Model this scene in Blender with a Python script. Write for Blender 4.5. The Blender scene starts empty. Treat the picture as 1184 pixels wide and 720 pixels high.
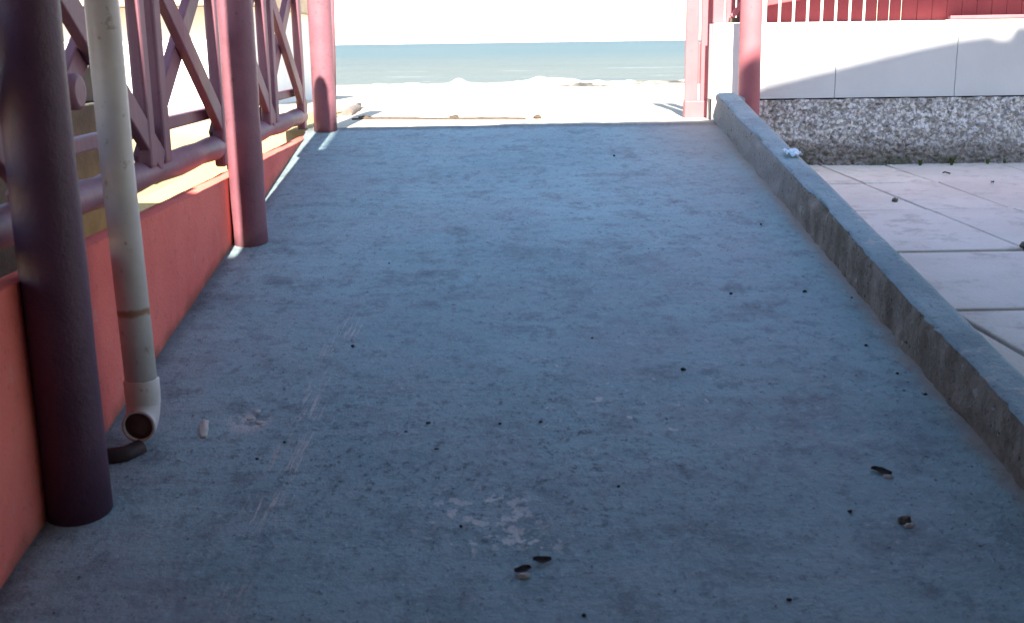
import bpy, bmesh, math, random
from mathutils import Vector, Matrix, noise
random.seed(7)
R = math.radians
scn = bpy.context.scene
COL = scn.collection
SL = .151                                     # ramp gradient


def rz(y):                                    # ramp surface height
    return SL * max(y, 0.0)


# ------------------------------------------------------------------ helpers
class MB:
    def __init__(s):
        s.bm = bmesh.new()

    def quad(s, pts, mi=0):
        f = s.bm.faces.new([s.bm.verts.new(p) for p in pts])
        f.material_index = mi
        return s

    def box(s, lo, hi, mi=0):
        x0, y0, z0 = lo
        x1, y1, z1 = hi
        return s.hexa([(x0, y0, z0), (x1, y0, z0), (x1, y1, z0), (x0, y1, z0),
                       (x0, y0, z1), (x1, y0, z1), (x1, y1, z1), (x0, y1, z1)], mi)

    def hexa(s, p, mi=0):
        v = [s.bm.verts.new(q) for q in p]
        for idx in ((3, 2, 1, 0), (4, 5, 6, 7), (0, 1, 5, 4), (1, 2, 6, 5), (2, 3, 7, 6), (3, 0, 4, 7)):
            f = s.bm.faces.new([v[i] for i in idx])
            f.material_index = mi
        return s

    def beam(s, a, b, w, h, side=(1, 0, 0)):      # rectangular bar from a to b; w along 'side', h across
        a, b = Vector(a), Vector(b)
        d = (b - a).normalized()
        u = (Vector(side) - d * d.dot(Vector(side))).normalized() * w / 2
        v = d.cross(u).normalized() * h / 2
        return s.hexa([a - u - v, a + u - v, a + u + v, a - u + v, b - u - v, b + u - v, b + u + v, b - u + v])

    def tube(s, pts, rad, n=20, cap=True, wob=0.0):
        pts = [Vector(p) for p in pts]
        if not isinstance(rad, (list, tuple)):
            rad = [rad] * len(pts)
        rings = []
        ref = None
        for i, p in enumerate(pts):
            d = (pts[min(i + 1, len(pts) - 1)] - pts[max(i - 1, 0)]).normalized()
            if ref is None:
                ref = Vector((1, 0, 0)) if abs(d.x) < .9 else Vector((0, 0, 1))
            u = (ref - d * d.dot(ref)).normalized()
            w = d.cross(u)
            ring = []
            for k in range(n):
                t = 2 * math.pi * k / n
                q = p + (u * math.cos(t) + w * math.sin(t)) * rad[i]
                if wob:
                    q += (q - p).normalized() * wob * noise.noise(q * 6)
                ring.append(s.bm.verts.new(q))
            rings.append(ring)
        for a, b in zip(rings, rings[1:]):
            for k in range(n):
                s.bm.faces.new([a[k], a[(k + 1) % n], b[(k + 1) % n], b[k]]).smooth = True
        if cap:
            s.bm.faces.new(rings[0][::-1])
            s.bm.faces.new(rings[-1])
        return s

    def grid(s, xs, ys, fn, smooth=True, mi=0):
        V = [[s.bm.verts.new(fn(x, y)) for x in xs] for y in ys]
        for j in range(len(ys) - 1):
            for i in range(len(xs) - 1):
                f = s.bm.faces.new([V[j][i], V[j][i + 1], V[j + 1][i + 1], V[j + 1][i]])
                f.smooth = smooth
                f.material_index = mi
        return s

    def lump(s, c, r, sub=2, amt=.35, seed=0, smooth=True):
        c = Vector(c)
        n0 = len(s.bm.verts)
        res = bmesh.ops.create_icosphere(s.bm, subdivisions=sub, radius=1)
        off = Vector((seed * 7.3, seed * 3.1, seed))
        for v in res['verts']:
            k = 1 + amt * noise.noise(v.co * 1.7 + off)
            v.co = c + Vector((v.co.x * r[0], v.co.y * r[1], v.co.z * r[2])) * k
        if smooth:
            for v in res['verts']:
                for f in v.link_faces:
                    f.smooth = True
        return s

    def build(s, name, mats, parent=None, bevel=0, loc=None, fix=True):
        if fix:
            bmesh.ops.recalc_face_normals(s.bm, faces=s.bm.faces)
        org = Vector((0, 0, 0))
        if parent is not None:
            p = parent
            while p is not None:
                org += p.location
                p = p.parent
        elif loc is not None:
            org = Vector(loc)
        bmesh.ops.translate(s.bm, verts=s.bm.verts, vec=-org)
        me = bpy.data.meshes.new(name)
        s.bm.to_mesh(me)
        s.bm.free()
        o = bpy.data.objects.new(name, me)
        for m in (mats if isinstance(mats, (list, tuple)) else [mats]):
            me.materials.append(m)
        COL.objects.link(o)
        if parent is not None:
            o.parent = parent
        elif loc is not None:
            o.location = loc
        if bevel:
            b = o.modifiers.new('bevel', 'BEVEL')
            b.width = bevel
            b.segments = 2
            b.limit_method = 'ANGLE'
        return o


def tag(o, label=None, cat=None, group=None, kind=None):
    if label: o['label'] = label
    if cat: o['category'] = cat
    if group: o['group'] = group
    if kind: o['kind'] = kind
    return o


def thing(name, label, cat, loc, group=None):
    o = bpy.data.objects.new(name, None)
    o.empty_display_size = .1
    COL.objects.link(o)
    o.location = loc
    return tag(o, label, cat, group)


def copy_tree(o, parent=None):
    kids = list(o.children)
    c = o.copy()
    COL.objects.link(c)
    if parent is not None: c.parent = parent
    for k in kids: copy_tree(k, c)
    return c


def frange(a, b, st):
    n = max(1, int(round((b - a) / st)))
    return [a + (b - a) * i / n for i in range(n + 1)]


# ------------------------------------------------------------------ materials
class NT:
    """small node-graph writer"""
    def __init__(s, name):
        s.m = bpy.data.materials.new(name)
        s.m.use_nodes = True
        s.t = s.m.node_tree
        s.b = s.t.nodes['Principled BSDF']
        s.co = s.t.nodes.new('ShaderNodeTexCoord').outputs['Object']

    def n(s, kind, ins=None, **props):
        nd = s.t.nodes.new(kind)
        for k, v in props.items(): setattr(nd, k, v)
        for k, v in (ins or {}).items():
            if isinstance(v, bpy.types.NodeSocket): s.t.links.new(v, nd.inputs[k])
            else: nd.inputs[k].default_value = v
        return nd

    def map(s, scale=(1, 1, 1), loc=(0, 0, 0), rot=(0, 0, 0), vec=None):
        return s.n('ShaderNodeMapping', {'Vector': vec or s.co, 'Scale': scale, 'Location': loc, 'Rotation': rot}).outputs[0]

    def noise(s, scale, detail=4, rough=.55, vec=None, dist=0):
        return s.n('ShaderNodeTexNoise', {'Vector': vec or s.co, 'Scale': scale, 'Detail': detail, 'Roughness': rough, 'Distortion': dist}).outputs['Fac']

    def ramp(s, fac, a, b, lo=0., hi=1., smooth=True):
        return s.n('ShaderNodeMapRange', {'Value': fac, 'From Min': a, 'From Max': b, 'To Min': lo, 'To Max': hi},
                   interpolation_type='SMOOTHSTEP' if smooth else 'LINEAR').outputs[0]

    def math(s, op, a, b=0.):
        return s.n('ShaderNodeMath', {0: a, 1: b}, operation=op).outputs[0]

    def mix(s, fac, a, b, mode='MIX'):
        nd = s.n('ShaderNodeMix', data_type='RGBA', blend_type=mode)
        for i, v in ((0, fac), (6, a), (7, b)):
            if isinstance(v, bpy.types.NodeSocket): s.t.links.new(v, nd.inputs[i])
            elif i: nd.inputs[i].default_value = (*v, 1)
            else: nd.inputs[i].default_value = v
        return nd.outputs[2]

    def xyz(s, vec=None):
        return s.n('ShaderNodeSeparateXYZ', {0: vec or s.co}).outputs

    def bump(s, h, strength=.5, dist=.01, nrm=None):
        ins = {'Height': h, 'Strength': strength, 'Distance': dist}
        if nrm: ins['Normal'] = nrm
        return s.n('ShaderNodeBump', ins).outputs[0]

    def out(s, col, rough=.8, nrm=None, spec=.3, **kw):
        for k, v in (('Base Color', col), ('Roughness', rough), ('Normal', nrm), ('Specular IOR Level', spec)):
            if v is None: continue
            if isinstance(v, bpy.types.NodeSocket): s.t.links.new(v, s.b.inputs[k])
            else: s.b.inputs[k].default_value = (*v, 1) if k == 'Base Color' else v
        for k, v in kw.items(): s.b.inputs[k].default_value = v
        return s.m


def simple(name, a, b, scale=8, rough=.75, bump=.3, bscale=60, bdist=.004, spec=.3, speck=0, speckcol=(.1, .09, .08)):
    t = NT(name)
    c = t.mix(t.ramp(t.noise(scale, 5, .6), .35, .65), a, b)
    if speck:
        c = t.mix(t.ramp(t.noise(bscale * .8, 3, .7), 1 - speck, 1 - speck + .06), c, speckcol)
    return t.out(c, rough, t.bump(t.noise(bscale, 4, .6), bump, bdist), spec)


def mat_ramp():
    t = NT('ramp_concrete')
    X, Y, Z = t.xyz()
    big = t.noise(.9, 5, .6)
    streak = t.noise(1.0, 6, .65, t.map((2.2, 6, 1)))
    c = t.mix(t.ramp(big, .3, .7), (.200, .318, .330), (.325, .460, .465))
    c = t.mix(t.math('MULTIPLY', t.ramp(streak, .42, .70), .35), c, (.26, .285, .30))
    st2 = t.noise(1.0, 5, .7, t.map((5, 13, 1), (3, 1, 0)))
    c = t.mix(t.math('MULTIPLY', t.ramp(st2, .5, .75), .35), c, (.10, .117, .13))
    blot = t.noise(5, 6, .7)
    c = t.mix(t.math('MULTIPLY', t.ramp(blot, .48, .70), .5), c, (.095, .108, .118))
    # worn, coarse patch with dark pores in the middle of the slab
    px = t.math('MULTIPLY', t.math('SUBTRACT', X, -.15), 1 / 1.15)
    py = t.math('MULTIPLY', t.math('SUBTRACT', Y, 2.95), 1 / .85)
    dd = t.math('SQRT', t.math('ADD', t.math('MULTIPLY', px, px), t.math('MULTIPLY', py, py)))
    patch = t.ramp(dd, 1.15, .1)
    pn = t.noise(34, 5, .75, t.map((1, .85, 1)))
    c = t.mix(t.math('MULTIPLY', t.math('MULTIPLY', patch, .8), t.ramp(pn, .55, .62)), c, (.050, .055, .063))
    mot = t.noise(13, 6, .75, t.map((1, .8, 1), (7, 7, 0)))
    c = t.mix(t.math('MULTIPLY', t.ramp(mot, .52, .64), .42), c, (.085, .10, .115))
    mo2 = t.noise(9, 6, .75, t.map((1, .8, 1), (1, 8, 0)))
    c = t.mix(t.math('MULTIPLY', t.ramp(mo2, .54, .68), .35), c, (.33, .385, .41))
    c = t.mix(t.math('MULTIPLY', t.ramp(t.noise(1.7, 4, .6, t.map((1, 1, 1), (11, 3, 0))), .48, .66), .4), c, (.28, .33, .345))
    gr2 = t.noise(46, 5, .8, t.map((1, .7, 1), (3, 3, 3)))
    c = t.mix(t.math('MULTIPLY', t.ramp(gr2, .55, .68), .6), c, (.095, .11, .125))
    c = t.mix(t.math('MULTIPLY', t.ramp(gr2, .44, .32), .5), c, (.46, .53, .55))
    # fine dark pores everywhere
    pores = t.noise(48, 4, .75, t.map((1, .75, 1), (9, 2, 0)))
    c = t.mix(t.math('MULTIPLY', t.ramp(pores, .61, .68), .85), c, (.05, .05, .055))
    grit = t.noise(190, 2, .6)
    c = t.mix(t.math('MULTIPLY', t.ramp(grit, .5, .75), .28), c, (.34, .34, .33))
    # pale wheel scrape running up the slope
    ang = math.atan2(3.878 - 2.313, -.537 + .621)
    rv = t.map((1, 1, 1), (0, 0, 0), (0, 0, -(ang - math.pi / 2)), t.map((1, 1, 1), (.58, -3.1, 0)))
    U, V, W = t.xyz(rv)
    band = t.math('MULTIPLY', t.ramp(t.math('ABSOLUTE', U), .085, .02), t.ramp(t.math('ABSOLUTE', V), .95, .7))
    sc = t.noise(1, 4, .7, t.map((95, 7, 1), (0, 0, 0), (0, 0, 0), rv))
    gate = t.noise(4.5, 3, .6, t.map((1, 1, 1), (0, .4, 0)))
    scr = t.math('MULTIPLY', t.math('MULTIPLY', band, t.ramp(sc, .52, .61)), t.ramp(gate, .37, .54))
    c = t.mix(t.math('MULTIPLY', scr, .9), c, (.55, .52, .48))
    # patches where the skim coat has flaked to the pale layer
    for (cx, cy, rad, th, seed) in ((-.06, 2.62, .22, .59, 1), (-.75, 3.15, .09, .50, 2), (.05, 2.56, .16, .60, 3), (.35, 3.3, .5, .67, 5)):
        q = t.n('ShaderNodeVectorMath', {0: t.map((1, 1, 0), (0, 0, 0)), 1: (cx, cy, 0)}, operation='DISTANCE').outputs['Value']
        pm = t.math('MULTIPLY', t.ramp(q, rad, rad * .35), t.ramp(t.noise(22, 3, .55, t.map((1, .9, 1), (seed, 0, 0))), th - .015, th + .03))
        c = t.mix(t.math('MULTIPLY', pm, .8), c, (.60, .58, .54))
    # sand and dirt blown against the kerb and up at the beach end
    dn = t.noise(7, 5, .7)
    side = t.ramp(t.math('ADD', X, t.math('MULTIPLY', t.math('SUBTRACT', dn, .5), .12)), 1.265, 1.345)
    c = t.mix(t.math('MULTIPLY', side, .9), c, (.36, .285, .225))
    cor = t.math('MULTIPLY', t.ramp(X, .55, 1.35), t.ramp(t.math('ADD', Y, t.math('MULTIPLY', dn, .9)), 5.4, 7.5))
    c = t.mix(t.math('MULTIPLY', cor, .75), c, (.36, .31, .25))
    fe = t.ramp(t.math('ADD', Y, t.math('MULTIPLY', dn, .12)), 6.93, 7.03)  # narrow dark band along the far edge
    c = t.mix(t.math('MULTIPLY', fe, .7), c, (.10, .095, .09))
    # damp dark dirt along the left wall
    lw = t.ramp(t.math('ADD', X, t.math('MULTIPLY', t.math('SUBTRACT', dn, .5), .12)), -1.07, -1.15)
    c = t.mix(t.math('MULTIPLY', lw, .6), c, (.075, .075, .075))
    # pale dried water marks
    wm = t.noise(2.6, 7, .72, t.map((1, .8, 1), (2, 5, 0)), 1.2)
    c = t.mix(t.math('MULTIPLY', t.ramp(t.math('ABSOLUTE', t.math('SUBTRACT', wm, .52)), .022, .004), .16), c, (.42, .45, .45))
    h = t.math('ADD', t.math('MULTIPLY', pores, .6), t.math('MULTIPLY', streak, 1.6))
    h = t.math('ADD', h, t.math('MULTIPLY', mot, .9))
    h = t.math('ADD', h, t.math('MULTIPLY', t.math('MULTIPLY', patch, pn), 1.2))
    nb = t.bump(h, .55, .012)
    nb = t.bump(grit, .35, .003, nb)
    rough = t.ramp(big, .3, .7, .62, .8)
    return t.out(c, rough, nb, .35)


def mat_kerb():
    t = NT('kerb_concrete')
    X, Y, Z = t.xyz()
    dn = t.noise(9, 6, .7)
    c = t.mix(t.ramp(t.noise(3, 5, .6), .3, .7), (.205, .285, .295), (.31, .40, .405))
    c = t.mix(t.math('MULTIPLY', t.ramp(t.noise(60, 3, .7), .58, .70), .7), c, (.07, .07, .07))
    c = t.mix(t.math('MULTIPLY', t.ramp(t.noise(14, 4, .6, t.map((1, 1, 1), (4, 4, 0))), .60, .66), .55), c, (.5, .47, .42))
    h = t.math('ADD', t.noise(40, 5, .7), t.math('MULTIPLY', dn, 2))
    return t.out(c, .85, t.bump(h, .7, .012), .25)


def mat_kerb_face():
    t = NT('kerb_weathered_side')
    X, Y, Z = t.xyz()
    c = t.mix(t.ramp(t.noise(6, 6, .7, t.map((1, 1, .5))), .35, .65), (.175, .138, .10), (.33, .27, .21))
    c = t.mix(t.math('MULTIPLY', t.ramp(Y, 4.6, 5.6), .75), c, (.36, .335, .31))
    c = t.mix(t.ramp(t.noise(45, 4, .75), .58, .68), c, (.045, .04, .035))
    c = t.mix(t.math('MULTIPLY', t.ramp(t.noise(18, 4, .6, t.map((1, 1, 1), (2, 7, 1))), .62, .67), .7), c, (.40, .37, .32))
    return t.out(c, .9, t.bump(t.noise(50, 5, .75), .9, .015), .2)


def mat_paint(name, a, b, dirt, rough=.55, wood=None):
    t = NT(name)
    c = t.mix(t.ramp(t.noise(5, 5, .6), .3, .7), a, b)
    c = t.mix(t.math('MULTIPLY', t.ramp(t.noise(26, 5, .7), .60, .72), .6), c, dirt)
    v = t.map((30, 30, 3)) if wood else t.co
    return t.out(c, rough, t.bump(t.noise(1 if wood else 60, 5, .65, v), .4, .006), .35)


def mat_red_wall():
    t = NT('red_render')
    X, Y, Z = t.xyz()
    c = t.mix(t.ramp(t.noise(2.2, 5, .6), .3, .7), (.72, .140, .108), (.84, .200, .150))
    c = t.mix(t.math('MULTIPLY', t.ramp(t.noise(30, 5, .7), .56, .72), .4), c, (.30, .07, .065))
    c = t.mix(t.math('MULTIPLY', t.ramp(t.noise(14, 4, .6, t.map((1, 1, 1), (3, 3, 3))), .64, .70), .45), c, (.62, .30, .24))
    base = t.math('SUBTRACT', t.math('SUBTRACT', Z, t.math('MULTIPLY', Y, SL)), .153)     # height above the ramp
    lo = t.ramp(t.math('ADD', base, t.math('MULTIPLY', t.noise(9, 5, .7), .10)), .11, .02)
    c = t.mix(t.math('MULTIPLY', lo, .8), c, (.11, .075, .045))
    return t.out(c, .85, t.bump(t.noise(80, 4, .7), .5, .006), .2)


def mat_pipe():
    t = NT('pvc_pipe')
    X, Y, Z = t.xyz()
    c = t.mix(t.ramp(t.noise(6, 5, .6), .3, .7), (.60, .53, .48), (.72, .65, .595))
    c = t.mix(t.math('MULTIPLY', t.ramp(t.noise(22, 5, .7), .60, .68), .55), c, (.24, .17, .11))
    zr = t.math('ADD', Z, t.math('MULTIPLY', t.math('SUBTRACT', t.noise(20, 4, .6), .5), .03))
    ring = t.ramp(t.math('ABSOLUTE', t.math('SUBTRACT', zr, .365)), .014, .003)
    c = t.mix(t.math('MULTIPLY', ring, .8), c, (.36, .15, .045))
    return t.out(c, .45, t.bump(t.noise(30, 3, .6), .15, .003), .4)


def mat_plinth():
    t = NT('rough_plinth')
    X, Y, Z = t.xyz()
    v = t.n('ShaderNodeTexVoronoi', {'Vector': t.n('ShaderNodeVectorMath', {0: t.co, 1: t.n('ShaderNodeVectorMath', {0: t.n('ShaderNodeTexNoise', {'Vector': t.co, 'Scale': 25.}).outputs['Color'], 3: .05}, operation='SCALE').outputs[0]}, operation='ADD').outputs[0], 'Scale': 38., 'Randomness': 1.}).outputs
    c = t.mix(t.ramp(t.noise(10, 5, .7), .35, .65), (.66, .63, .605), (.90, .87, .84))
    c = t.mix(t.math('MULTIPLY', t.ramp(v['Distance'], .42, .62), .6), c, (.16, .145, .135))
    c = t.mix(t.math('MULTIPLY', t.ramp(t.noise(40, 5, .75, t.map((1, 1, 1.7), (5, 1, 2))), .55, .61), .68), c, (.07, .062, .058))
    zz = t.math('ADD', Z, t.math('MULTIPLY', t.math('SUBTRACT', t.noise(3, 5, .7), .5), .22))
    c = t.mix(t.math('MULTIPLY', t.ramp(zz, .30, .09), .72), c, (.13, .105, .08))
    c = t.mix(t.math('MULTIPLY', t.math('MULTIPLY', t.ramp(zz, .17, .08), t.ramp(t.noise(6, 4, .6), .5, .62)), .7), c, (.07, .075, .035))
    return t.out(c, .95, t.bump(t.math('ADD', v['Distance'], t.noise(60, 4, .7)), .8, .012), .2)


def mat_white_wall():
    t = NT('white_wall')
    c = t.mix(t.ramp(t.noise(1.6, 5, .6), .3, .7), (.61, .605, .585), (.68, .675, .655))
    c = t.mix(t.math('MULTIPLY', t.ramp(t.noise(16, 5, .7), .66, .74), .35), c, (.45, .42, .39))
    return t.out(c, .85, t.bump(t.noise(50, 4, .6), .25, .004), .25)


def mat_slab():
    t = NT('paving_slab')
    c = t.mix(t.ramp(t.noise(2.3, 5, .6), .3, .7), (.65, .61, .52), (.76, .72, .63))
    isl = t.n('ShaderNodeNewGeometry').outputs['Random Per Island']
    c = t.mix(t.math('MULTIPLY', isl, .38), c, (.50, .46, .42))
    c = t.mix(t.math('MULTIPLY', t.ramp(t.noise(7, 7, .75), .50, .68), .55), c, (.36, .315, .28))
    c = t.mix(t.math('MULTIPLY', t.ramp(t.noise(70, 4, .7), .62, .72), .6), c, (.22, .19, .17))
    return t.out(c, .9, t.bump(t.noise(60, 5, .7), .5, .008), .2)


def mat_sand():
    t = NT('beach_sand')
    c = t.mix(t.ramp(t.noise(.7, 6, .6), .3, .7), (.50, .43, .32), (.60, .53, .41))
    c = t.mix(t.math('MULTIPLY', t.ramp(t.noise(3, 6, .7), .58, .70), .3), c, (.38, .31, .22))
    X, Y, Z = t.xyz()
    wn = t.noise(1, 6, .7, t.map((.8, .13, 1), (3, 1, 0)))
    wet = t.math('MULTIPLY', t.ramp(wn, .47, .52), t.math('MULTIPLY', t.ramp(Y, 26, 36), t.ramp(X, .2, 2.2)))
    c = t.mix(t.math('MULTIPLY', wet, .95), c, (.045, .040, .032))
    och = t.math('MULTIPLY', t.ramp(X, -1.19, -1.21), t.ramp(Y, 11.5, 8.5))
    c = t.mix(och, c, t.mix(t.noise(1.5, 5, .6), (.36, .25, .10), (.44, .33, .16)))
    h = t.math('ADD', t.noise(5, 6, .6), t.math('MULTIPLY', t.noise(60, 4, .7), .25))
    return t.out(c, .95, t.bump(h, .5, .05), .15)


def mat_sea():
    t = NT('sea_water')
    X, Y, Z = t.xyz()
    far = t.ramp(Y, 75, 330)
    c = t.mix(far, (.115, .118, .090), (.066, .094, .086))
    c = t.mix(t.ramp(Y, 300, 3200), c, (.036, .062, .066))
    sw = t.noise(1, 4, .55, t.map((.012, .055, 1)))
    c = t.mix(t.math('MULTIPLY', t.ramp(sw, .42, .62), .35), c, (.092, .120, .108))
    near_foam = t.math('MULTIPLY', t.ramp(t.noise(1, 5, .65, t.map((.06, .35, 1))), .63, .68), t.ramp(Y, 135, 82))
    c = t.mix(near_foam, c, (.72, .72, .70))
    h1 = t.noise(1, 5, .6, t.map((.05, .30, 1)))
    h2 = t.noise(1, 4, .6, t.map((.5, 1.6, 1)))
    nb = t.bump(h1, 1., 1.2)
    nb = t.bump(h2, .8, .25, nb)
    return t.out(c, .45, nb, .18)


M = {}
M['ramp'] = mat_ramp()
M['kerb'] = mat_kerb()
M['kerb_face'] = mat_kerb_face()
M['post'] = mat_paint('mauve_painted_post', (.205, .080, .098), (.26, .105, .122), (.10, .045, .055), .5)
M['shaded_post'] = mat_paint('shaded_post_paint', (.070, .028, .052), (.098, .040, .068), (.05, .025, .03), .5)  # post paint copy with the nearest post's shade put into the colour
M['lattice'] = mat_paint('mauve_painted_timber', (.18, .075, .096), (.235, .10, .122), (.11, .05, .055), .55, wood=True)
M['pink'] = mat_paint('pink_painted_timber', (.36, .108, .118), (.42, .13, .14), (.30, .09, .095), .6, wood=True)
M['red_picket'] = mat_paint('red_painted_timber', (.44, .075, .082), (.52, .098, .10), (.30, .06, .06), .6, wood=True)
M['red_wall'] = mat_red_wall()
M['cap'] = simple('wall_cap_render', (.50, .40, .26), (.62, .52, .36), 6, .9, .4, 50)
M['pipe'] = mat_pipe()
M['pipe_inside'] = simple('pipe_inside_brown', (.075, .040, .036), (.12, .065, .055), 20, .8)
M['stub'] = simple('brown_stub_and_shadow', (.045, .028, .027), (.075, .045, .042), 14, .6)
M['plinth'] = mat_plinth()
M['white'] = mat_white_wall()
M['crack'] = simple('dark_joint', (.05, .047, .045), (.08, .075, .07), 20, .95)
M['slab'] = mat_slab()
M['soil'] = simple('joint_soil', (.045, .038, .03), (.09, .075, .06), 20, .95, .8, 60, .01)
M['sand'] = mat_sand()
M['sea'] = mat_sea()
def mat_foam():
    t = NT('sea_foam')
    X, Y, Z = t.xyz()
    c = t.mix(t.noise(2, 4, .6), (.70, .70, .68), (.80, .80, .78))
    n = t.noise(1, 5, .7, t.map((.35, .8, 1.5), (2, 0, 0)))
    m = t.math('MULTIPLY', t.ramp(n, .50, .56), t.ramp(t.math('ADD', X, t.math('MULTIPLY', n, 4)), -2.5, 4.5))
    c = t.mix(t.math('MULTIPLY', m, .95), c, (.040, .036, .030))
    return t.out(c, .9, t.bump(t.noise(3, 5, .6), .6, .1), .2)


M['foam'] = mat_foam()
M['step'] = simple('rough_step_concrete', (.26, .25, .24), (.38, .365, .35), 9, .9, .8, 45, .01)
M['brown_render'] = simple('brown_house_render', (.13, .105, .09), (.17, .14, .12), 1.5, .9, .3, 40)
M['cream'] = simple('cream_house_render', (.36, .32, .27), (.42, .38, .33), 1.5, .9, .3, 40)
M['roof'] = simple('brown_roof', (.16, .09, .06), (.22, .12, .08), 6, .85)
M['glass'] = simple('dark_window_glass', (.03, .04, .05), (.04, .05, .06), 1, .1, 0, 10, spec=.5)
M['block'] = simple('olive_grey_block', (.10, .093, .075), (.145, .135, .11), 6, .95, .7, 50, .008)
M['fascia'] = simple('beige_fascia', (.42, .31, .21), (.50, .38, .27), 4, .8)
M['stone'] = simple('dark_pebble', (.022, .022, .025), (.05, .05, .055), 60, .8)
M['leaf'] = simple('dead_leaf', (.022, .017, .015), (.045, .032, .025), 60, .8)
M['pale'] = simple('pale_flake', (.50, .45, .38), (.60, .55, .48), 60, .85)
M['grey_stone'] = simple('grey_brown_pebble', (.10, .09, .07), (.16, .145, .12), 60, .85)
M['weed'] = simple('weed_green', (.060, .085, .028), (.085, .11, .035), 30, .7)
M['wrap'] = simple('pale_blue_plastic', (.50, .68, .74), (.72, .80, .84), 30, .35, spec=.5)
M['sand_shadow'] = simple('sand_shadow_tone', (.15, .115, .095), (.20, .16, .135), 12, .9)  # tone of the cast shadow on the sand, put into colour
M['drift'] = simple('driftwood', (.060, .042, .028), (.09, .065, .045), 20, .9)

# ------------------------------------------------------------------ ground (one sheet: beach, terrace, soil under the ramp)
def sstep(a, b, x):
    t = min(1, max(0, (x - a) / (b - a)))
    return t * t * (3 - 2 * t)


def ground_z(x, y):
    # beach: flat by the ramp, sloping to the water
    if y < 9: zb = 1.035
    else: zb = 1.035 - (y - 9) * .0315
    if y > 120: zb = -2.45 - .35 * sstep(120, 400, y)
    zb += .035 * noise.noise(Vector((x * .35, y * .35, 0))) * sstep(7.2, 10, y)
    zb += .012 * noise.noise(Vector((x * 1.9, y * 1.9, 3))) * sstep(7.05, 8, y)
    if x > 1.61 and y < 7.46: return .10
    if y >= 7.0: zb -= .40 * sstep(-1.45, -2.3, x) * (1 - sstep(7.6, 10.5, y))
    if y < 7.0:
        if x < -1.19: zb = .62 + .015 * noise.noise(Vector((x, y, 0)))
        elif x < 1.42: zb = -.12 if y < 2 else min(.9, -.12 + (y - 2) * .151)
        else: zb = .10
    return zb


xs = sorted(set(frange(-3000, -300, 450) + frange(-300, -40, 20) + frange(-40, -8, 1.0) + frange(-8, -1.3, .18) + [-1.20, -1.18] +
                frange(-1.15, 1.40, .15) + [1.44, 1.5, 1.60, 1.62] + frange(1.7, 8, .2) + frange(8, 40, 1.) + frange(40, 300, 20) + frange(300, 3000, 450)))
ys = sorted(set(frange(-60, -6, 6) + frange(-6, 6.9, .4) + [6.99, 7.02] + [7.06, 7.15, 7.25, 7.35, 7.45, 7.47] + frange(7.55, 11, .13) + frange(11, 30, .5) + frange(30, 120, 2) +
                [150, 200, 300, 400, 800, 2000]))
tag(MB().grid(xs, ys, lambda x, y: Vector((x, y, ground_z(x, y)))).build('beach', M['sand'], fix=False), kind='structure')

# sea with low swell
def sea_z(x, y):
    a = sstep(400, 90, y)
    z = -1.22 + a * (.10 * math.sin(y * .42 + 1.5 * noise.noise(Vector((x * .02, y * .03, 0)))) + .22 * noise.noise(Vector((x * .03, y * .11, 5))))
    return z - .35 * sstep(82, 70, y)


xs = sorted(set(frange(-24000, -2000, 2000) + frange(-2000, -200, 100) + frange(-200, -45, 5) + frange(-45, 45, .9) + frange(45, 200, 5) + frange(200, 2000, 100) + frange(2000, 24000, 2000)))
ys = sorted(set(frange(66, 130, .8) + frange(130, 300, 3) + frange(300, 1000, 35) + frange(1000, 5000, 250) + frange(5000, 40000, 5000)))
tag(MB().grid(xs, ys, lambda x, y: Vector((x, y, sea_z(x, y)))).build('sea', M['sea'], fix=False), kind='structure')

# surf: a broken line of foam with lumps of spray
def surf_fn(x, v):
    edge = 77.5 + 1.8 * noise.noise(Vector((x * .10, 0, 1))) + .7 * noise.noise(Vector((x * .45, 0, 9)))
    y = edge - 7.0 + v * 7.6
    hgt = .16 + .30 * max(0, noise.noise(Vector((x * .33, v, 2)))) + .22 * max(0, noise.noise(Vector((x * 1.1, v * 2, 7))))
    hgt += 1.15 * math.exp(-((x + 2.6) / .55) ** 2) * .35 + .30 * math.exp(-((x - 2.6) / 2.2) ** 2)
    prof = max(0, math.sin(math.pi * min(1, max(0, (v - .35) / .65)))) ** .7
    z = -1.30 + hgt * prof + .10 * noise.noise(Vector((x * .9, y * .9, 0)))
    return Vector((x, y, z + .18 * sstep(.5, 0, v)))


tag(MB().grid(frange(-42, 42, .22), frange(0, 1, .05), surf_fn).build('surf', M['foam'], fix=False), kind='stuff')

# ------------------------------------------------------------------ ramp
def end_y(x):
    return 6.985 + .03 * (x + 1.1) + .018 * noise.noise(Vector((x * 4, 0, 0))) + .010 * noise.noise(Vector((x * 14, 3, 0)))


def ramp_fn(x, v):
    y = v
    if v > 6.5: y = 6.5 + (v - 6.5) / .5 * (end_y(x) - 6.5)
    z = rz(y) + .0045 * noise.noise(Vector((x * 1.6, y * 2.6, 0))) + .0022 * noise.noise(Vector((x * 6, y * 11, 2)))
    pm = max(0, 1 - math.hypot((x + .15) / 1.1, (y - 2.95) / .8))
    z += .004 * pm * noise.noise(Vector((x * 24, y * 32, 4)))
    # two chipped hollows
    return Vector((x, y, z))


b = MB()
xs_r = frange(-1.165, 1.345, .022)
ys_r = frange(-1.0, 2.0, .06)[:-1] + frange(2.0, 7.0, .022)
b.grid(xs_r, ys_r, ramp_fn)
b.grid(xs_r, [0, 1], lambda x, v: ramp_fn(x, 7.0) if v == 0 else Vector((x, end_y(x) - .004, .80)))
ramp = tag(b.build('ramp', M['ramp'], fix=False), kind='structure')

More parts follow.
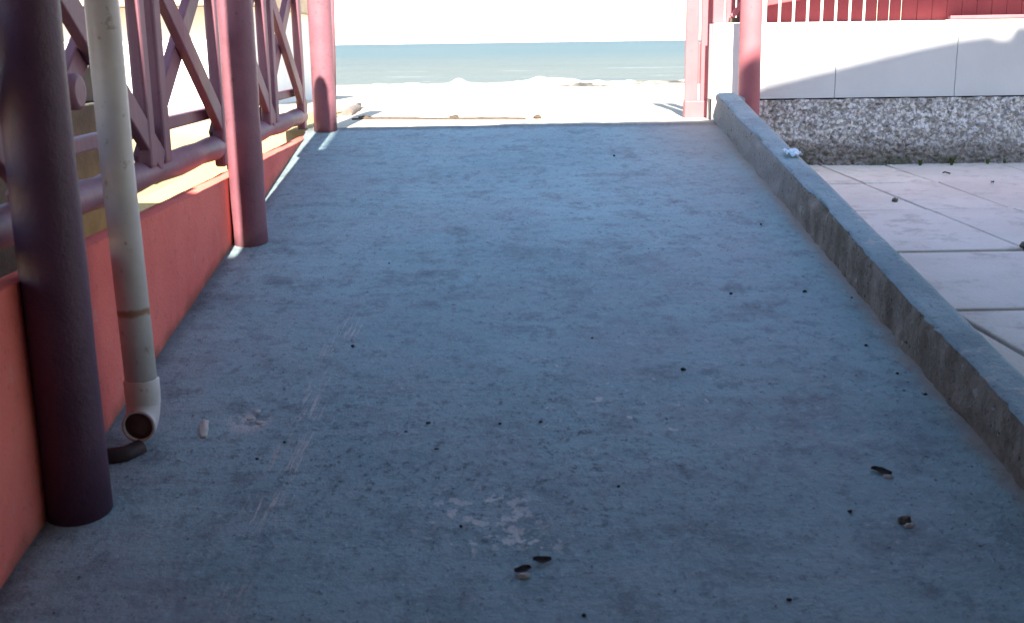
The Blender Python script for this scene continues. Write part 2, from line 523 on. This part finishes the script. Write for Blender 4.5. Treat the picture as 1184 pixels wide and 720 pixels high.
# ------------------------------------------------------------------ kerb on the right
def kerb_pt(u, y):
    # u: 0..1 ramp face, 1..2 top, 2..3 outer face
    h = .17 + .004 * noise.noise(Vector((y * 1.2, 0, 0)))
    zt = rz(y) + h
    w = .014 * noise.noise(Vector((y * 2.2, u * .5, 4))) + .004 * noise.noise(Vector((y * 9, u * 2, 1)))
    x0 = 1.335 + w
    x1 = 1.468 + .006 * noise.noise(Vector((y * 1.7, 5, 4)))
    chip = max(0, noise.noise(Vector((y * 3.3, 1, 8))) - .05) * .075 + max(0, noise.noise(Vector((y * 9, 1, 3))) - .1) * .035 + max(0, noise.noise(Vector((y * 27, 4, 3))) - .1) * .014
    if u <= 1:
        z = rz(y) - .05 + (h + .05) * u
        x = x0 + .018 * (1.2 - u) * noise.noise(Vector((y * 6, u * 5, 1))) + .010 * noise.noise(Vector((y * 22, u * 9, 2)))
        if u > .8: x += chip * (u - .8) / .2
        if u > .8: z -= chip * .8 * (u - .8) / .2
        return Vector((x + .004, y, z))
    if u <= 2:
        k = u - 1
        x = x0 + (x1 - x0) * k
        z = zt + .003 * noise.noise(Vector((x * 30, y * 12, 0)))
        e = min(k, 1 - k)
        if e < .16: z -= .008 * (1 - e / .16)
        if k < .2:
            z -= chip * .8 * (1 - k / .2)
            x += chip * (1 - k / .2)
        return Vector((x, y, z))
    k = u - 2
    return Vector((x1 + .004 * noise.noise(Vector((y * 9, k * 4, 6))), y, zt - .010 - (h + .40) * k))


b = MB()
ky = frange(-.6, 7.02, .02)
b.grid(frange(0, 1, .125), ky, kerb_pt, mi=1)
b.grid(frange(1, 2, .0834), ky, kerb_pt, mi=0)
b.grid(frange(2, 3, .25), ky, kerb_pt, mi=1)
b.grid([0, 1], [0, 1], lambda u, v: kerb_pt([0, 3][int(u)], 7.02) if v == 0 else kerb_pt([1, 2][int(u)], 7.02), mi=1)
bmesh.ops.remove_doubles(b.bm, verts=b.bm.verts, dist=.0005)
kerb = tag(b.build('kerb', [M['kerb'], M['kerb_face']]), kind='structure')

# small rough block at the end of the kerb by the post
b = MB()
b.lump((1.44, 7.10, 1.16), (.075, .08, .06), 3, .5, 4)
b.lump((1.50, 7.14, 1.15), (.06, .07, .05), 3, .5, 9)
tag(b.build('rubble_block', M['step'], loc=(1.47, 7.12, 1.1)), 'rough grey lump of broken concrete at the top end of the kerb', 'rubble')

# ------------------------------------------------------------------ patio on the right
def pz(y): return .45 + .04 * y


b = MB()
rows = [-1.0, .05, 1.0, 1.95, 2.91, 3.875, 4.83, 5.765, 6.60, 7.38]
def col_x(i, y): return (2.303 - .085 * (y - 4.845)) + (i if i < 1 else i) * .80
random.seed(3)
for j in range(len(rows) - 1):
    y0, y1 = rows[j] + .004, rows[j + 1] - ((.030 if j % 2 else .024) if rows[j] < 4.5 else .008)
    fine = y0 > 5.7
    edges = [-2, -1, 0, .43 / .80, 1.45, 2.3, 3.2, 4.2] if y0 > 4.5 else [-2, -1, 0, 1, 2, 3, 4]
    for a, c in zip(edges, edges[1:]):
        g = .007 if y0 > 4.7 else .011
        P = []
        for (i, y, sx) in ((a, y0, 1), (c, y0, -1), (c, y1, -1), (a, y1, 1)):
            x = col_x(i, y) + sx * g
            P.append((max(1.478, x), y + (.0 if a < 0 else .012)))
        t = [random.uniform(-.005, .005) for _ in range(4)]
        top = [(x, y, pz(y) + t[k]) for k, (x, y) in enumerate(P)]
        bot = [(x, y, pz(y) - .05) for x, y in P]
        if P[1][0] - P[0][0] > .02: b.hexa(bot + top, 0)
patio = tag(b.build('patio', [M['slab']], bevel=.006), kind='structure')
tag(MB().grid(frange(1.47, 6.5, .15), frange(-1.0, 7.42, .15),
              lambda x, y: Vector((x, y, pz(y) - .017 + .005 * noise.noise(Vector((x * 8, y * 8, 0)))))).build('soil', M['soil'], fix=False), kind='structure')

# ------------------------------------------------------------------ white wall with rough plinth
YW = 7.4
wl = thing('boundary_wall', 'white rendered boundary wall on a rough pebbled plinth behind the paved patio', 'wall', (2.4, YW, .7))
b = MB()
for x0, x1 in ((1.39, 2.184), (2.188, 2.964), (2.968, 4.1), (4.104, 5.4)):
    xm = frange(x0, x1, .1)
    b.grid(xm, frange(1.172, 1.65, .08), lambda x, z: Vector((x, YW + .003 * noise.noise(Vector((x * 3, z * 5, 0))), z)))
    b.quad([(x0, YW, 1.65), (x1, YW, 1.65), (x1, YW + .16, 1.65), (x0, YW + .16, 1.65)])
    b.quad([(x0, YW, 1.172), (x0, YW, 1.65), (x0, YW + .16, 1.65), (x0, YW + .16, 1.172)])
    b.quad([(x1, YW, 1.172), (x1, YW, 1.65), (x1, YW + .16, 1.65), (x1, YW + .16, 1.172)])
b.quad([(1.39, YW + .16, .6), (5.4, YW + .16, .6), (5.4, YW + .16, 1.65), (1.39, YW + .16, 1.65)])
b.build('render_panel', M['white'], wl)
MB().box((1.40, YW + .02, .6), (5.39, YW + .14, 1.63)).build('core', M['crack'], wl)


def plinth_fn(x, z):
    d = .024 * noise.noise(Vector((x * 34, z * 50, 0))) + .018 * noise.noise(Vector((x * 14, z * 16, 5))) + .012 * noise.noise(Vector((x * 70, z * 70, 2)))
    k = (z - .66) / .51
    y = YW - .035 - .05 * (1 - k) ** 2 - .02 * sstep(.25, 0, k) + d
    zz = z + (.010 * noise.noise(Vector((x * 12, 0, 9))) if k > .95 else 0)
    return Vector((x, y, zz))


b = MB()
px = frange(1.53, 4.3, .012)
b.grid(px, frange(.66, 1.165, .012), plinth_fn)
b.grid(px, [0, 1], lambda x, v: plinth_fn(x, 1.165) if v == 0 else Vector((x, YW + .03, 1.160)))
b.build('plinth', M['plinth'], wl, fix=False)
MB().box((1.39, YW + .0, .6), (1.529, YW + .02, 1.170)).build('end_render', M['white'], wl)

# ------------------------------------------------------------------ left wall
wt = thing('low_wall', 'low red rendered wall with a pale top running beside the ramp', 'wall', (-1.24, 3, .3))
b = MB()


def wall_fn(y, z): return Vector((-1.15 + .004 * noise.noise(Vector((y * 2.5, z * 3, 0))), y, z))


b.grid(frange(-.9, 7.0, .06), frange(-.05, 1.012, .06), wall_fn)
b.quad([(-1.15, 7.0, -.05), (-1.21, 7.0, -.05), (-1.21, 7.0, 1.012), (-1.15, 7.0, 1.012)])
b.quad([(-1.15, -.9, -.05), (-1.21, -.9, -.05), (-1.21, -.9, 1.012), (-1.15, -.9, 1.012)])
b.quad([(-1.21, -.9, -.05), (-1.21, 7.0, -.05), (-1.21, 7.0, 1.012), (-1.21, -.9, 1.012)])
b.build('render_face', M['red_wall'], wt)
MB().grid(frange(-1.214, -1.147, .0223), frange(-.9, 7.0, .08),
          lambda x, y: Vector((x, y, 1.017 - .006 * (abs(x + 1.18) > .03) + .004 * noise.noise(Vector((x * 9, y * 6, 1)))))).build('cap', M['red_wall'], wt, fix=False)

# ------------------------------------------------------------------ posts along the ramp
def round_post(x, y, r, top, label, lean=(0, 0), mat='post'):
    z0 = rz(y) - .03
    t = thing('round_post', label, 'post', (x, y, rz(y)), 'round posts along the left side of the ramp')
    n = 16
    pts, rad = [], []
    for i in range(n + 1):
        k = i / n
        pts.append((x + lean[0] * k, y + lean[1] * k, z0 + (top - z0) * k))
        rad.append(r * (1.035 if k < .02 else 1))
    pts += [(pts[-1][0], pts[-1][1], top + r * .6), (pts[-1][0], pts[-1][1], top + r * .85)]
    rad += [r * .75, r * .25]
    MB().tube(pts, rad, 40, wob=.004).build('shaft', M[mat], t)
    return t


round_post(-1.085, 2.69, .079, 3.9, 'shade-darkened purple round post nearest the viewer, beside the pale drainpipe', mat='shaded_post')
tp = round_post(-1.077, 4.81, .073, 2.25, 'purple round post with one thin sunlit pink edge, midway up the ramp')
MB().tube([(-1.125, 4.81, 2.2), (-1.125, 4.81, 3.02), (-1.125, 4.81, 3.06), (-1.125, 4.81, 3.085)], [.046, .046, .034, .012], 24).build('shadow_stem', M['post'], tp)  # unseen upper stem, added and offset for its shadow on the end post
round_post(-1.052, 6.93, .069, 3.1, 'sunlit pink post at the top end of the ramp, by the sand')
round_post(-1.105, .50, .079, 3.4, 'purple round post beside the foot of the ramp')
th = tag(MB().tube([(-1.264, 8.8, .98), (-1.236, 8.8, 1.95), (-1.236, 8.8, 2.9)], .019, 16).build('thin_pole', M['lattice'], loc=(-1.236, 8.8, 1.02)),
         'thin dark pole standing in the sand just behind the pink end post', 'pole')

# ------------------------------------------------------------------ lattice fence, one panel per bay
XP = -1.275


def lattice(y0, label):
    t = thing('lattice_panel', label, 'fence', (XP, y0, 1.022), 'lattice panels on the low red wall')
    L = 2.13
    zt = 2.06
    MB().tube([(XP + .01, y0 + .01 + (L - .02) * q / 12, 1.112) for q in range(13)], .051, 24, wob=.012).build('bottom_rail', M['lattice'], t)
    MB().beam((XP - .02, y0, 1.262), (XP - .02, y0 + L, 1.262), .04, .048).build('middle_rail', M['lattice'], t, bevel=.006)
    MB().beam((XP, y0, zt), (XP, y0 + L, zt), .07, .09).build('top_rail', M['lattice'], t, bevel=.01)
    MB().box((XP + .03, y0 + .02, 1.0), (XP + .085, y0 + .08, 1.08)).build('foot', M['lattice'], t, bevel=.004)
    for yy, w in ((.05, .085), (.985, .075), (1.165, .09), (2.06, .085)):
        MB().beam((XP + .035, y0 + yy, 1.135 if yy > .2 and yy < 2 else 1.028), (XP + .035, y0 + yy, zt + .03), .05, w).build('upright', M['lattice'], t, bevel=.012)
    for c in (.53, 1.585):
        hw, hz = .50, .325
        zc = 1.53
        k = 1.32
        for sgn, dx in ((1, .0), (-1, .038)):
            MB().beam((XP + dx, y0 + c - sgn * hw * k * .88, zc - hz * k * .9), (XP + dx, y0 + c + sgn * hw * k, zc + hz * k * 1.12), .036, .092).build('brace', M['lattice'], t, bevel=.006)
    return t


l0 = lattice(3.02, 'purple lattice panel of crossed boards behind the pale drainpipe')
l1 = copy_tree(l0); l1.location.y = 5.15; l1['label'] = 'farther purple lattice panel of crossed boards, ending at the sunlit pink post'
l2 = copy_tree(l0); l2.location.y = .89; l2['label'] = 'dark lattice panel left of the nearest purple post, mostly cut off by the picture edge'
# rounded end of a short rail seen beside the near post
b = MB()
b.tube([(-1.30, 3.30, 1.43), (-1.20, 3.28, 1.43), (-1.19, 3.28, 1.43)], [.052, .052, .04], 24)
b.build('rail_end', M['lattice'], l0)

# ------------------------------------------------------------------ drainpipe
pp = thing('drainpipe', 'pale plastic drainpipe with a rust ring and open elbow beside the red wall', 'drainpipe', (-1.03, 3.07, .47))
lx = .016
MB().tube([(-1.024, 3.07, .60), (-1.024 - .010, 3.07, 1.2), (-1.024 - .012, 3.07, 2.0), (-1.038, 3.07, 3.6)], .044, 40).build('pipe', M['pipe'], pp)
MB().tube([(-1.024, 3.07, .565), (-1.024, 3.07, .60), (-1.024, 3.07, .635), (-1.024, 3.07, .640)], [.0475, .049, .049, .0445], 40, cap=False).build('socket', M['pipe'], pp)
arc = [(-1.024 - .0, 3.07 - .062 * (1 - math.cos(a)), .578 - .062 * math.sin(a)) for a in [R(d) for d in range(0, 81, 10)]]
arc += [(arc[-1][0], arc[-1][1] - .012, arc[-1][2])]
e = MB().tube(arc, .0465, 40, cap=False).build('elbow', M['pipe'], pp)
so = e.modifiers.new('wall', 'SOLIDIFY'); so.thickness = .007; so.offset = -1
q = arc[-1]
MB().tube([(q[0], q[1] + .030, q[2]), (q[0], q[1] + .010, q[2]), (q[0], q[1] + .004, q[2])], [.0395, .0395, .02], 32).build('mouth_plug', M['pipe_inside'], pp)  # dark brown plug closing the elbow mouth
MB().tube([(-1.02, 3.00, .455), (-1.05, 2.955, .452), (-1.145, 2.92, .452)], .026, 20).build('stub_and_shadow', M['stub'], pp)  # discharge stub, with the shadow beside it put into the dark brown

# ------------------------------------------------------------------ right post and the picket fence on the wall
t = thing('round_post', 'pink round post at the top of the kerb, lower half in shade', 'post', (1.572, 7.17, 1.05))
MB().tube([(1.578, 7.17, .70), (1.578, 7.17, 1.1), (1.574, 7.17, 1.6), (1.572, 7.17, 2.4), (1.572, 7.17, 3.0)], .068, 36, wob=.006).build('shaft', M['pink'], t)

# gate post: two boards joined by rails on a base block
g = thing('gate_post', 'pink gate post of two boards on a base block, standing in the sand', 'post', (1.36, 7.75, 1.03))
MB().box((1.265, 7.725, 1.12), (1.353, 7.753, 3.0)).build('board', M['pink'], g, bevel=.006)
MB().box((1.369, 7.725, 1.12), (1.455, 7.753, 3.0)).build('board', M['pink'], g, bevel=.006)
MB().box((1.273, 7.755, 1.26), (1.448, 7.785, 1.53)).build('cross_plate', M['pink'], g, bevel=.004)
MB().box((1.264, 7.71, .98), (1.468, 7.79, 1.15)).build('base_block', M['pink'], g, bevel=.008)

# pickets above the wall, left of the post
f = thing('picket_fence', 'short run of pink pickets above the wall end, left of the round post', 'fence', (1.5, 7.55, 1.65), 'picket fences on the white wall')
for x0, x1 in ((1.402, 1.472), (1.486, 1.546), (1.556, 1.60)):
    MB().box((x0, 7.50, 1.655), (x1, 7.525, 2.45)).build('picket', M['pink'], f, bevel=.004)
MB().box((1.39, 7.527, 2.0), (1.62, 7.56, 2.09)).build('rail', M['pink'], f, bevel=.004)
MB().beam((1.50, 7.47, 1.67), (1.64, 7.47, 1.67), .03, .03, (0, 1, 0)).build('ledge', M['drift'], f, bevel=.003)
MB().beam((1.515, 7.46, 1.69), (1.60, 7.46, 1.80), .03, .03, (0, 1, 0)).build('bracket', M['pink'], f, bevel=.003)

f = thing('picket_fence', 'long run of red pickets along the top of the white wall', 'fence', (2.6, 7.53, 1.65), 'picket fences on the white wall')
x = 1.752
k = 0
random.seed(5)
while x < 4.6:
    gap = .020 if k < 7 else (.007 if k < 10 else .002)
    w = .0715 if k < 10 else .095
    MB().box((x, 7.50 + random.uniform(0, .003), 1.652 if k < 13 else 1.655), (x + w, 7.522, 2.5)).build('picket', M['red_picket'], f, bevel=.003)
    x += w + gap
    k += 1
MB().box((1.75, 7.526, 2.05), (4.6, 7.56, 2.14)).build('rail', M['pink'], f, bevel=.004)
MB().beam((2.92, 7.46, 1.668), (3.9, 7.46, 1.672), .05, .022, (0, 1, 0)).build('ledge', M['pink'], f, bevel=.004)

# sloping beam added out of view so that its shadow falls on the pickets
hb = thing('shade_beam', 'added sloping beam out of view above the wall, shading the red pickets', 'beam', (1.6, 6.9, 2.1))
zs = lambda zz: zz + .62 * .839
b = MB()
b.hexa([(1.64, 6.88, zs(1.600)), (4.6, 6.88, zs(1.66)), (4.6, 6.92, zs(1.66)), (1.64, 6.92, zs(1.600)),
        (1.64, 6.88, zs(1.715)), (4.6, 6.88, zs(2.20)), (4.6, 6.92, zs(2.20)), (1.64, 6.92, zs(1.715))])
b.build('beam', M['pink'], hb, bevel=.004)  # added beam, out of view, shading the pickets
MB().box((1.615, 6.925, 2.0), (1.66, 7.12, 2.25)).build('bracket', M['pink'], hb)
MB().box((4.55, 6.93, .7), (4.65, 7.03, 2.7)).build('shade_beam_support', M['pink'], hb)

# ------------------------------------------------------------------ litter, pebbles, weeds
def on(x, y): return (x, y, rz(y))


pebs = [(1.141, 4.116, .011), (.863, 4.111, .008), (.58, 3.454, .012), (-.219, 3.12, .009), (.109, 3.118, .008), (.632, 6.19, .012),
        (-.108, 2.578, .008), (.299, 2.751, .008), (.866, 2.613, .009), (.626, 2.263, .009), (.169, 2.222, .009), (-.504, 3.681, .011),
        (-.009, 3.112, .007), (1.162, 4.942, .010), (-.454, 4.507, .007), (-.186, 2.965, .009), (1.22, 3.62, .009),
        (1.25, 3.40, .008), (-.62, 3.02, .009), (-.28, 3.07, .007), (-.68, 2.93, .007), (.31, 3.72, .006),
        (1.30, 4.05, .007), (1.285, 3.25, .009), (1.23, 3.28, .006)]
for i, (x, y, r) in enumerate(pebs):
    o = MB().lump((x, y, rz(y) + r * .35), (r * random.uniform(.45, .8), r * random.uniform(.35, .65), r * .4), 2, .8, i + 2).build('pebble', M['stone'], loc=on(x, y))
    o.rotation_euler.z = 0
    tag(o, 'tiny dark pebble lying on the grey concrete ramp', 'pebble', 'pebbles scattered over the ramp')


def leaf(x, y, L, W, ang, mat, seed, lift=.005):
    b = MB()
    ca, sa = math.cos(ang), math.sin(ang)

    def fn(u, v):
        w = W * math.sin(math.pi * min(.97, max(.03, u))) ** .7 * (1 + .35 * noise.noise(Vector((u * 5, seed, 0))))
        lx, ly = (u - .5) * L, v * w / 2
        z = .004 + lift * abs(v) ** 1.5 + .35 * lift * math.sin(u * 5 + seed) + .3 * lift
        X, Y = x + lx * ca - ly * sa, y + lx * sa + ly * ca
        return Vector((X, Y, rz(Y) + z))
    b.grid(frange(0, 1, .1), frange(-1, 1, .25), fn)
    o = b.build('leaf', mat, loc=on(x, y), fix=False)
    s = o.modifiers.new('t', 'SOLIDIFY'); s.thickness = .002
    return o


def flake(x, y, L, W, ang, mat, seed, name='paint_flake', h=.006):
    b = MB().lump((0, 0, 0), (L / 2, W / 2, h), 3, .45, seed)
    for v in b.bm.verts:
        v.co.x = math.copysign(min(abs(v.co.x), L * .42), v.co.x)
    o = b.build(name, mat)
    o.location = (x, y, rz(y) + h * .4)
    o.rotation_mode = 'ZYX'
    o.rotation_euler = (math.atan(SL), 0, ang)
    return o


tag(leaf(1.005, 2.80, .052, .026, -.5, M['leaf'], 1), 'black curled leaf on the ramp near the right kerb', 'leaf')
tag(flake(1.015, 2.775, .030, .016, -.2, M['pale'], 4), 'pale crumb lying beside the black curled leaf near the kerb', 'crumb')
tag(leaf(.086, 2.425, .042, .024, .0, M['leaf'], 2), 'dark scrap in place of a pit low on the ramp, farther of the close pair', 'leaf')  # dark scraps and crumb added in place of two pits with shaded rims
tag(leaf(.040, 2.388, .038, .024, .25, M['leaf'], 3), 'dark scrap in place of a pit low on the ramp, nearer of the close pair and left', 'leaf')
tag(flake(.043, 2.370, .032, .016, .1, M['pale'], 7), 'pale crumb in place of a pit rim, just in front of the nearer dark scrap', 'crumb')
tag(flake(.986, 2.566, .036, .022, .1, M['grey_stone'], 5, 'chip_of_stone', .010), 'flat grey brown stone chip on the right side of the ramp', 'stone')
tag(flake(.990, 2.546, .026, .014, .1, M['pale'], 6), 'pale crumb just in front of the flat grey brown stone chip', 'crumb')
tag(flake(-.869, 3.11, .125, .026, 1.75, M['pale'], 3, h=.005), 'long cream flake of dried paint on the ramp beside the drainpipe', 'flake')
for i, (x, y) in enumerate(((-.745, 3.17), (-.735, 3.215), (-.715, 3.145))):
    tag(flake(x, y, .030, .018, .6 + i, M['pale'], 11 + i, h=.003), 'small pale flake in the cluster right of the long cream flake', 'flake', 'small pale flakes near the drainpipe')

b = MB()


def wrap_fn(u, v):
    x, y = 1.425 + (u - .5) * .075, 5.47 + (v - .5) * .10
    return Vector((x, y, rz(y) + .178 + .012 + .020 * noise.noise(Vector((u * 4, v * 4, 0))) + .010 * noise.noise(Vector((u * 9, v * 9, 3)))))


o = b.grid(frange(0, 1, .08), frange(0, 1, .08), wrap_fn, smooth=False).build('wrapper', M['wrap'], loc=(1.425, 5.47, rz(5.47) + .175), fix=False)
s = o.modifiers.new('t', 'SOLIDIFY'); s.thickness = .002
tag(o, 'crumpled pale blue plastic wrapper lying on top of the kerb', 'wrapper')


def weed(x, y, h, n, seed, label):
    random.seed(seed)
    b = MB()
    for k in range(n):
        a = random.uniform(0, 6.28); L = h * random.uniform(.6, 1.1); w = random.uniform(.006, .011)
        pr = None
        pts = []
        for i in range(5):
            q = i / 4
            r = .35 * L * q * q + .006
            c = Vector((x + math.cos(a) * r, y + math.sin(a) * r, pz(y) + L * q * (1 - .25 * q)))
            sd = Vector((-math.sin(a), math.cos(a), 0)) * w * (math.sin(math.pi * (.15 + .85 * q)) + .05)
            pts.append((b.bm.verts.new(c - sd), b.bm.verts.new(c + sd)))
        for p, q in zip(pts, pts[1:]): b.bm.faces.new([p[0], p[1], q[1], q[0]])
    return tag(b.build('weed', M['weed'], loc=(x, y, pz(y)), fix=False), label, 'weed', 'weeds at the foot of the plinth')


weed(2.724, 7.26, .055, 9, 1, 'small green weed at the plinth foot, leftmost of the row')
weed(2.925, 7.25, .085, 12, 2, 'tallest green weed at the plinth foot, dark and upright')
weed(3.17, 7.28, .05, 6, 3, 'thin green weed at the plinth foot, third of the row from the left')
weed(3.29, 7.30, .055, 6, 4, 'thin green weed at the plinth foot, rightmost of the row')
tag(MB().lump((2.307, 4.845, pz(4.845) + .008), (.024, .022, .016), 2, .5, 3).build('stone', M['grey_stone'], loc=(2.307, 4.845, pz(4.845))),
    'grey stone lying where two patio slab joints cross', 'stone')
tag(MB().lump((2.128, 6.0, pz(6.0) + .008), (.018, .02, .013), 2, .5, 6).build('stone', M['grey_stone'], loc=(2.128, 6.0, pz(6.0))),
    'small dark stone on the patio joint nearest the kerb', 'stone')
for (x, y, L, a, lab) in ((2.869, 6.50, .05, .9, 'small dead leaf in the middle of a patio slab'), (2.74, 6.86, .05, .1, 'small dead leaf on the patio close to the plinth')):
    bb = MB()
    bb.grid(frange(0, 1, .125), [-1, 0, 1], lambda u, v: Vector((x + (u - .5) * L * math.cos(a) - v * .008 * math.sin(math.pi * u) * math.sin(a),
            y + (u - .5) * L * math.sin(a) + v * .008 * math.sin(math.pi * u) * math.cos(a), pz(y) + .012 + .006 * abs(v) + .004 * math.sin(5 * u))))
    o = bb.build('leaf', M['leaf'], loc=(x, y, pz(y)), fix=False)
    s = o.modifiers.new('t', 'SOLIDIFY'); s.thickness = .002
    tag(o, lab, 'leaf')

# drift line on the sand just past the ramp
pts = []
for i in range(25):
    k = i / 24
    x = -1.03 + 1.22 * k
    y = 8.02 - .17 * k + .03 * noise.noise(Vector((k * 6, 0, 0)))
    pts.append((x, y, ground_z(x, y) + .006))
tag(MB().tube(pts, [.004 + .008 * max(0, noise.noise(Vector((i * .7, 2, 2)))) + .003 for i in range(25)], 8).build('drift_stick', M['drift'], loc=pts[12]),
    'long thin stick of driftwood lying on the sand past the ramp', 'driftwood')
for (x, y, rx, lab) in ((-.95, 8.10, .055, 'brown lump of dry seaweed at the left end of the drift stick'), (-.31, 7.96, .04, 'brown lump of dry seaweed at the middle of the drift stick'),
                        (.27, 7.90, .035, 'small brown lump of dry seaweed right of the drift stick')):
    tag(MB().lump((x, y, ground_z(x, y) + .012), (rx * .8, .03, .014), 2, .7, int(x * 10)).build('seaweed', M['drift'], loc=(x, y, ground_z(x, y))), lab, 'seaweed')

b = MB()  # tapering tube added in place of a cast shadow on the sand
P0, P1 = Vector((-1.13, 8.5, ground_z(-1.13, 8.5))), Vector((-1.36, 11.6, ground_z(-1.36, 11.6)))
ring = []
for i in range(15):
    k = i / 14
    p = P0.lerp(P1, k)
    p.z = ground_z(p.x, p.y)
    ring.append((p.x + .03 * math.sin(k * 5), p.y, p.z + .015))
b.tube(ring, [.042 * (1 - .75 * i / 14) for i in range(15)], 12, wob=.012)
tag(b.build('sand_shadow_strip', M['sand_shadow'], loc=ring[7]), 'tapering strip in place of a cast shadow on the sand behind the pink end post', 'driftwood')

# ------------------------------------------------------------------ beyond the left fence
bw = thing('block_wall', 'olive grey block wall in shade beyond the near lattice panel', 'wall', (-2.1, 4.4, .98))
MB().box((-2.3, 3.0, .55), (-1.9, 5.9, 1.30)).build('lower_course', M['block'], bw, bevel=.008)
MB().box((-2.3, 3.0, 1.305), (-1.93, 5.9, 1.47)).build('upper_course', M['block'], bw, bevel=.008)

hs = thing('beach_house', 'bright white house with a beige fascia seen through the lattice', 'house', (-4.5, 13, .95))
b = MB()
b.box((-9.5, 12.0, .6), (-2.55, 17.0, 1.95))
b.build('wall', M['white'], hs)
MB().box((-9.7, 11.6, 1.955), (-2.4, 17.2, 2.35)).build('fascia', M['fascia'], hs)
b = MB()
b.bm.faces.new([b.bm.verts.new(p) for p in ((-9.8, 11.5, 2.352), (-2.3, 11.5, 2.352), (-2.3, 14.4, 3.5), (-9.8, 14.4, 3.5))])
b.bm.faces.new([b.bm.verts.new(p) for p in ((-9.8, 17.3, 2.352), (-2.3, 17.3, 2.352), (-2.3, 14.4, 3.5), (-9.8, 14.4, 3.5))])
b.bm.faces.new([b.bm.verts.new(p) for p in ((-2.3, 11.5, 2.352), (-2.3, 17.3, 2.352), (-2.3, 14.4, 3.5))])
b.build('roof', M['roof'], hs)
for i, (x, y, h, dx) in enumerate(((-2.42, 7.6, .42, .05), (-2.37, 7.75, .45, .07))):
    tag(MB().tube([(x, y, .5), (x + dx, y, .98 + h)], .014, 10).build('stake', M['leaf'], loc=(x, y, .98)),
        ('leaning dark stake in the sunlit sand seen under the lattice, left of two', 'leaning dark stake in the sunlit sand seen under the lattice, right of two')[i], 'stake', 'stakes in the sand behind the lattice')

# ------------------------------------------------------------------ the house behind the viewer, whose shadow covers the ramp
SX, SE = .031, math.tan(R(40))
prof = [(-3.2, -1.62), (-.99, -1.62), (-.99, .76), (1.30, .76), (1.38, 1.10), (1.733, 1.284), (2.187, 1.388), (2.755, 1.516), (2.926, 1.548), (3.191, 1.580), (3.204, 1.555), (3.299, 1.554), (3.315, 1.627), (3.381, 1.631), (5.0, 1.72), (8.0, 1.75)]
YF = -1.0
fac = [(x - SX * (YW - YF), z + SE * (YW - YF)) for x, z in prof]
bh = thing('back_house', 'tall brown house standing behind the viewer at the foot of the ramp', 'house', (1.5, -3.5, 0))
b = MB()
n = len(fac)
front = [b.bm.verts.new((x, YF, z)) for x, z in fac]
back = [b.bm.verts.new((x, YF - 5, z - 3.0)) for x, z in fac]
f0, f1 = b.bm.verts.new((fac[0][0], YF, -.3)), b.bm.verts.new((fac[-1][0], YF, -.3))
g0, g1 = b.bm.verts.new((fac[0][0], YF - 5, -.3)), b.bm.verts.new((fac[-1][0], YF - 5, -.3))
b.bm.faces.new([f0, f1] + front[::-1])
b.bm.faces.new([g0, g1] + back[::-1])
b.bm.faces.new([f0, g0, back[0], front[0]])
b.bm.faces.new([f1, g1, back[-1], front[-1]])
for i in range(n - 1): b.bm.faces.new([front[i], front[i + 1], back[i + 1], back[i]])
b.build('wall', M['brown_render'], bh)
MB().box((-.5, YF + .003, 0), (.5, YF + .05, 2.1)).build('door', M['roof'], bh)
MB().box((-.95, YF + .004, 2.6), (6.0, 3.4, 2.75)).build('added_shade_slab', M['roof'], bh)  # slab added out of view to darken the near ramp
for x in (2.2, 4.2):
    w_ = MB().box((x, YF + .003, 1.3), (x + 1.1, YF + .06, 2.5)).build('window', M['fascia'], bh)
    MB().box((x + .07, YF + .061, 1.37), (x + 1.03, YF + .07, 2.43)).build('pane', M['glass'], w_)

# ------------------------------------------------------------------ light, sky, camera
w = bpy.data.worlds.new('World')
scn.world = w
w.use_nodes = True
bg = w.node_tree.nodes['Background']
sky = w.node_tree.nodes.new('ShaderNodeTexSky')
sky.sky_type = 'NISHITA'
sky.sun_disc = False
sky.sun_elevation = R(40)
sky.sun_rotation = R(180) + math.atan(SX)
sky.air_density = 1.0
sky.dust_density = .4
sky.ozone_density = 1.0
w.node_tree.links.new(sky.outputs[0], bg.inputs[0])
bg.inputs[1].default_value = .10
sun = bpy.data.lights.new('sun', 'SUN')
sun.energy = 4.8
sun.angle = R(.5)
sun.color = (1, .94, .85)
so = bpy.data.objects.new('sun', sun)
COL.objects.link(so)
so.rotation_euler = Vector((SX, 1, -SE)).to_track_quat('-Z', 'Y').to_euler()

cam = bpy.data.cameras.new('camera')
co = bpy.data.objects.new('camera', cam)
COL.objects.link(co)
yaw, pit, rol = R(.56), R(13.44), R(.8)
f = Vector((math.sin(yaw) * math.cos(pit), math.cos(yaw) * math.cos(pit), -math.sin(pit)))
r0 = Vector((math.cos(yaw), -math.sin(yaw), 0))
u0 = r0.cross(f)
r1 = r0 * math.cos(rol) - u0 * math.sin(rol)
u1 = r0 * math.sin(rol) + u0 * math.cos(rol)
mw = Matrix((r1, u1, -f)).transposed().to_4x4()
mw.translation = (0, 0, 1.55)
co.matrix_world = mw
cam.sensor_width = 36
cam.lens = 36 * 1300 / 1184
cam.clip_start = .05
cam.clip_end = 60000
cam.dof.use_dof = True
cam.dof.focus_distance = 6.0
cam.dof.aperture_fstop = cam.lens / 1000 / .007
scn.camera = co
vs = scn.view_settings
vs.view_transform = 'Standard'
vs.look = 'None'
vs.exposure = 2.15
vs.gamma = 1
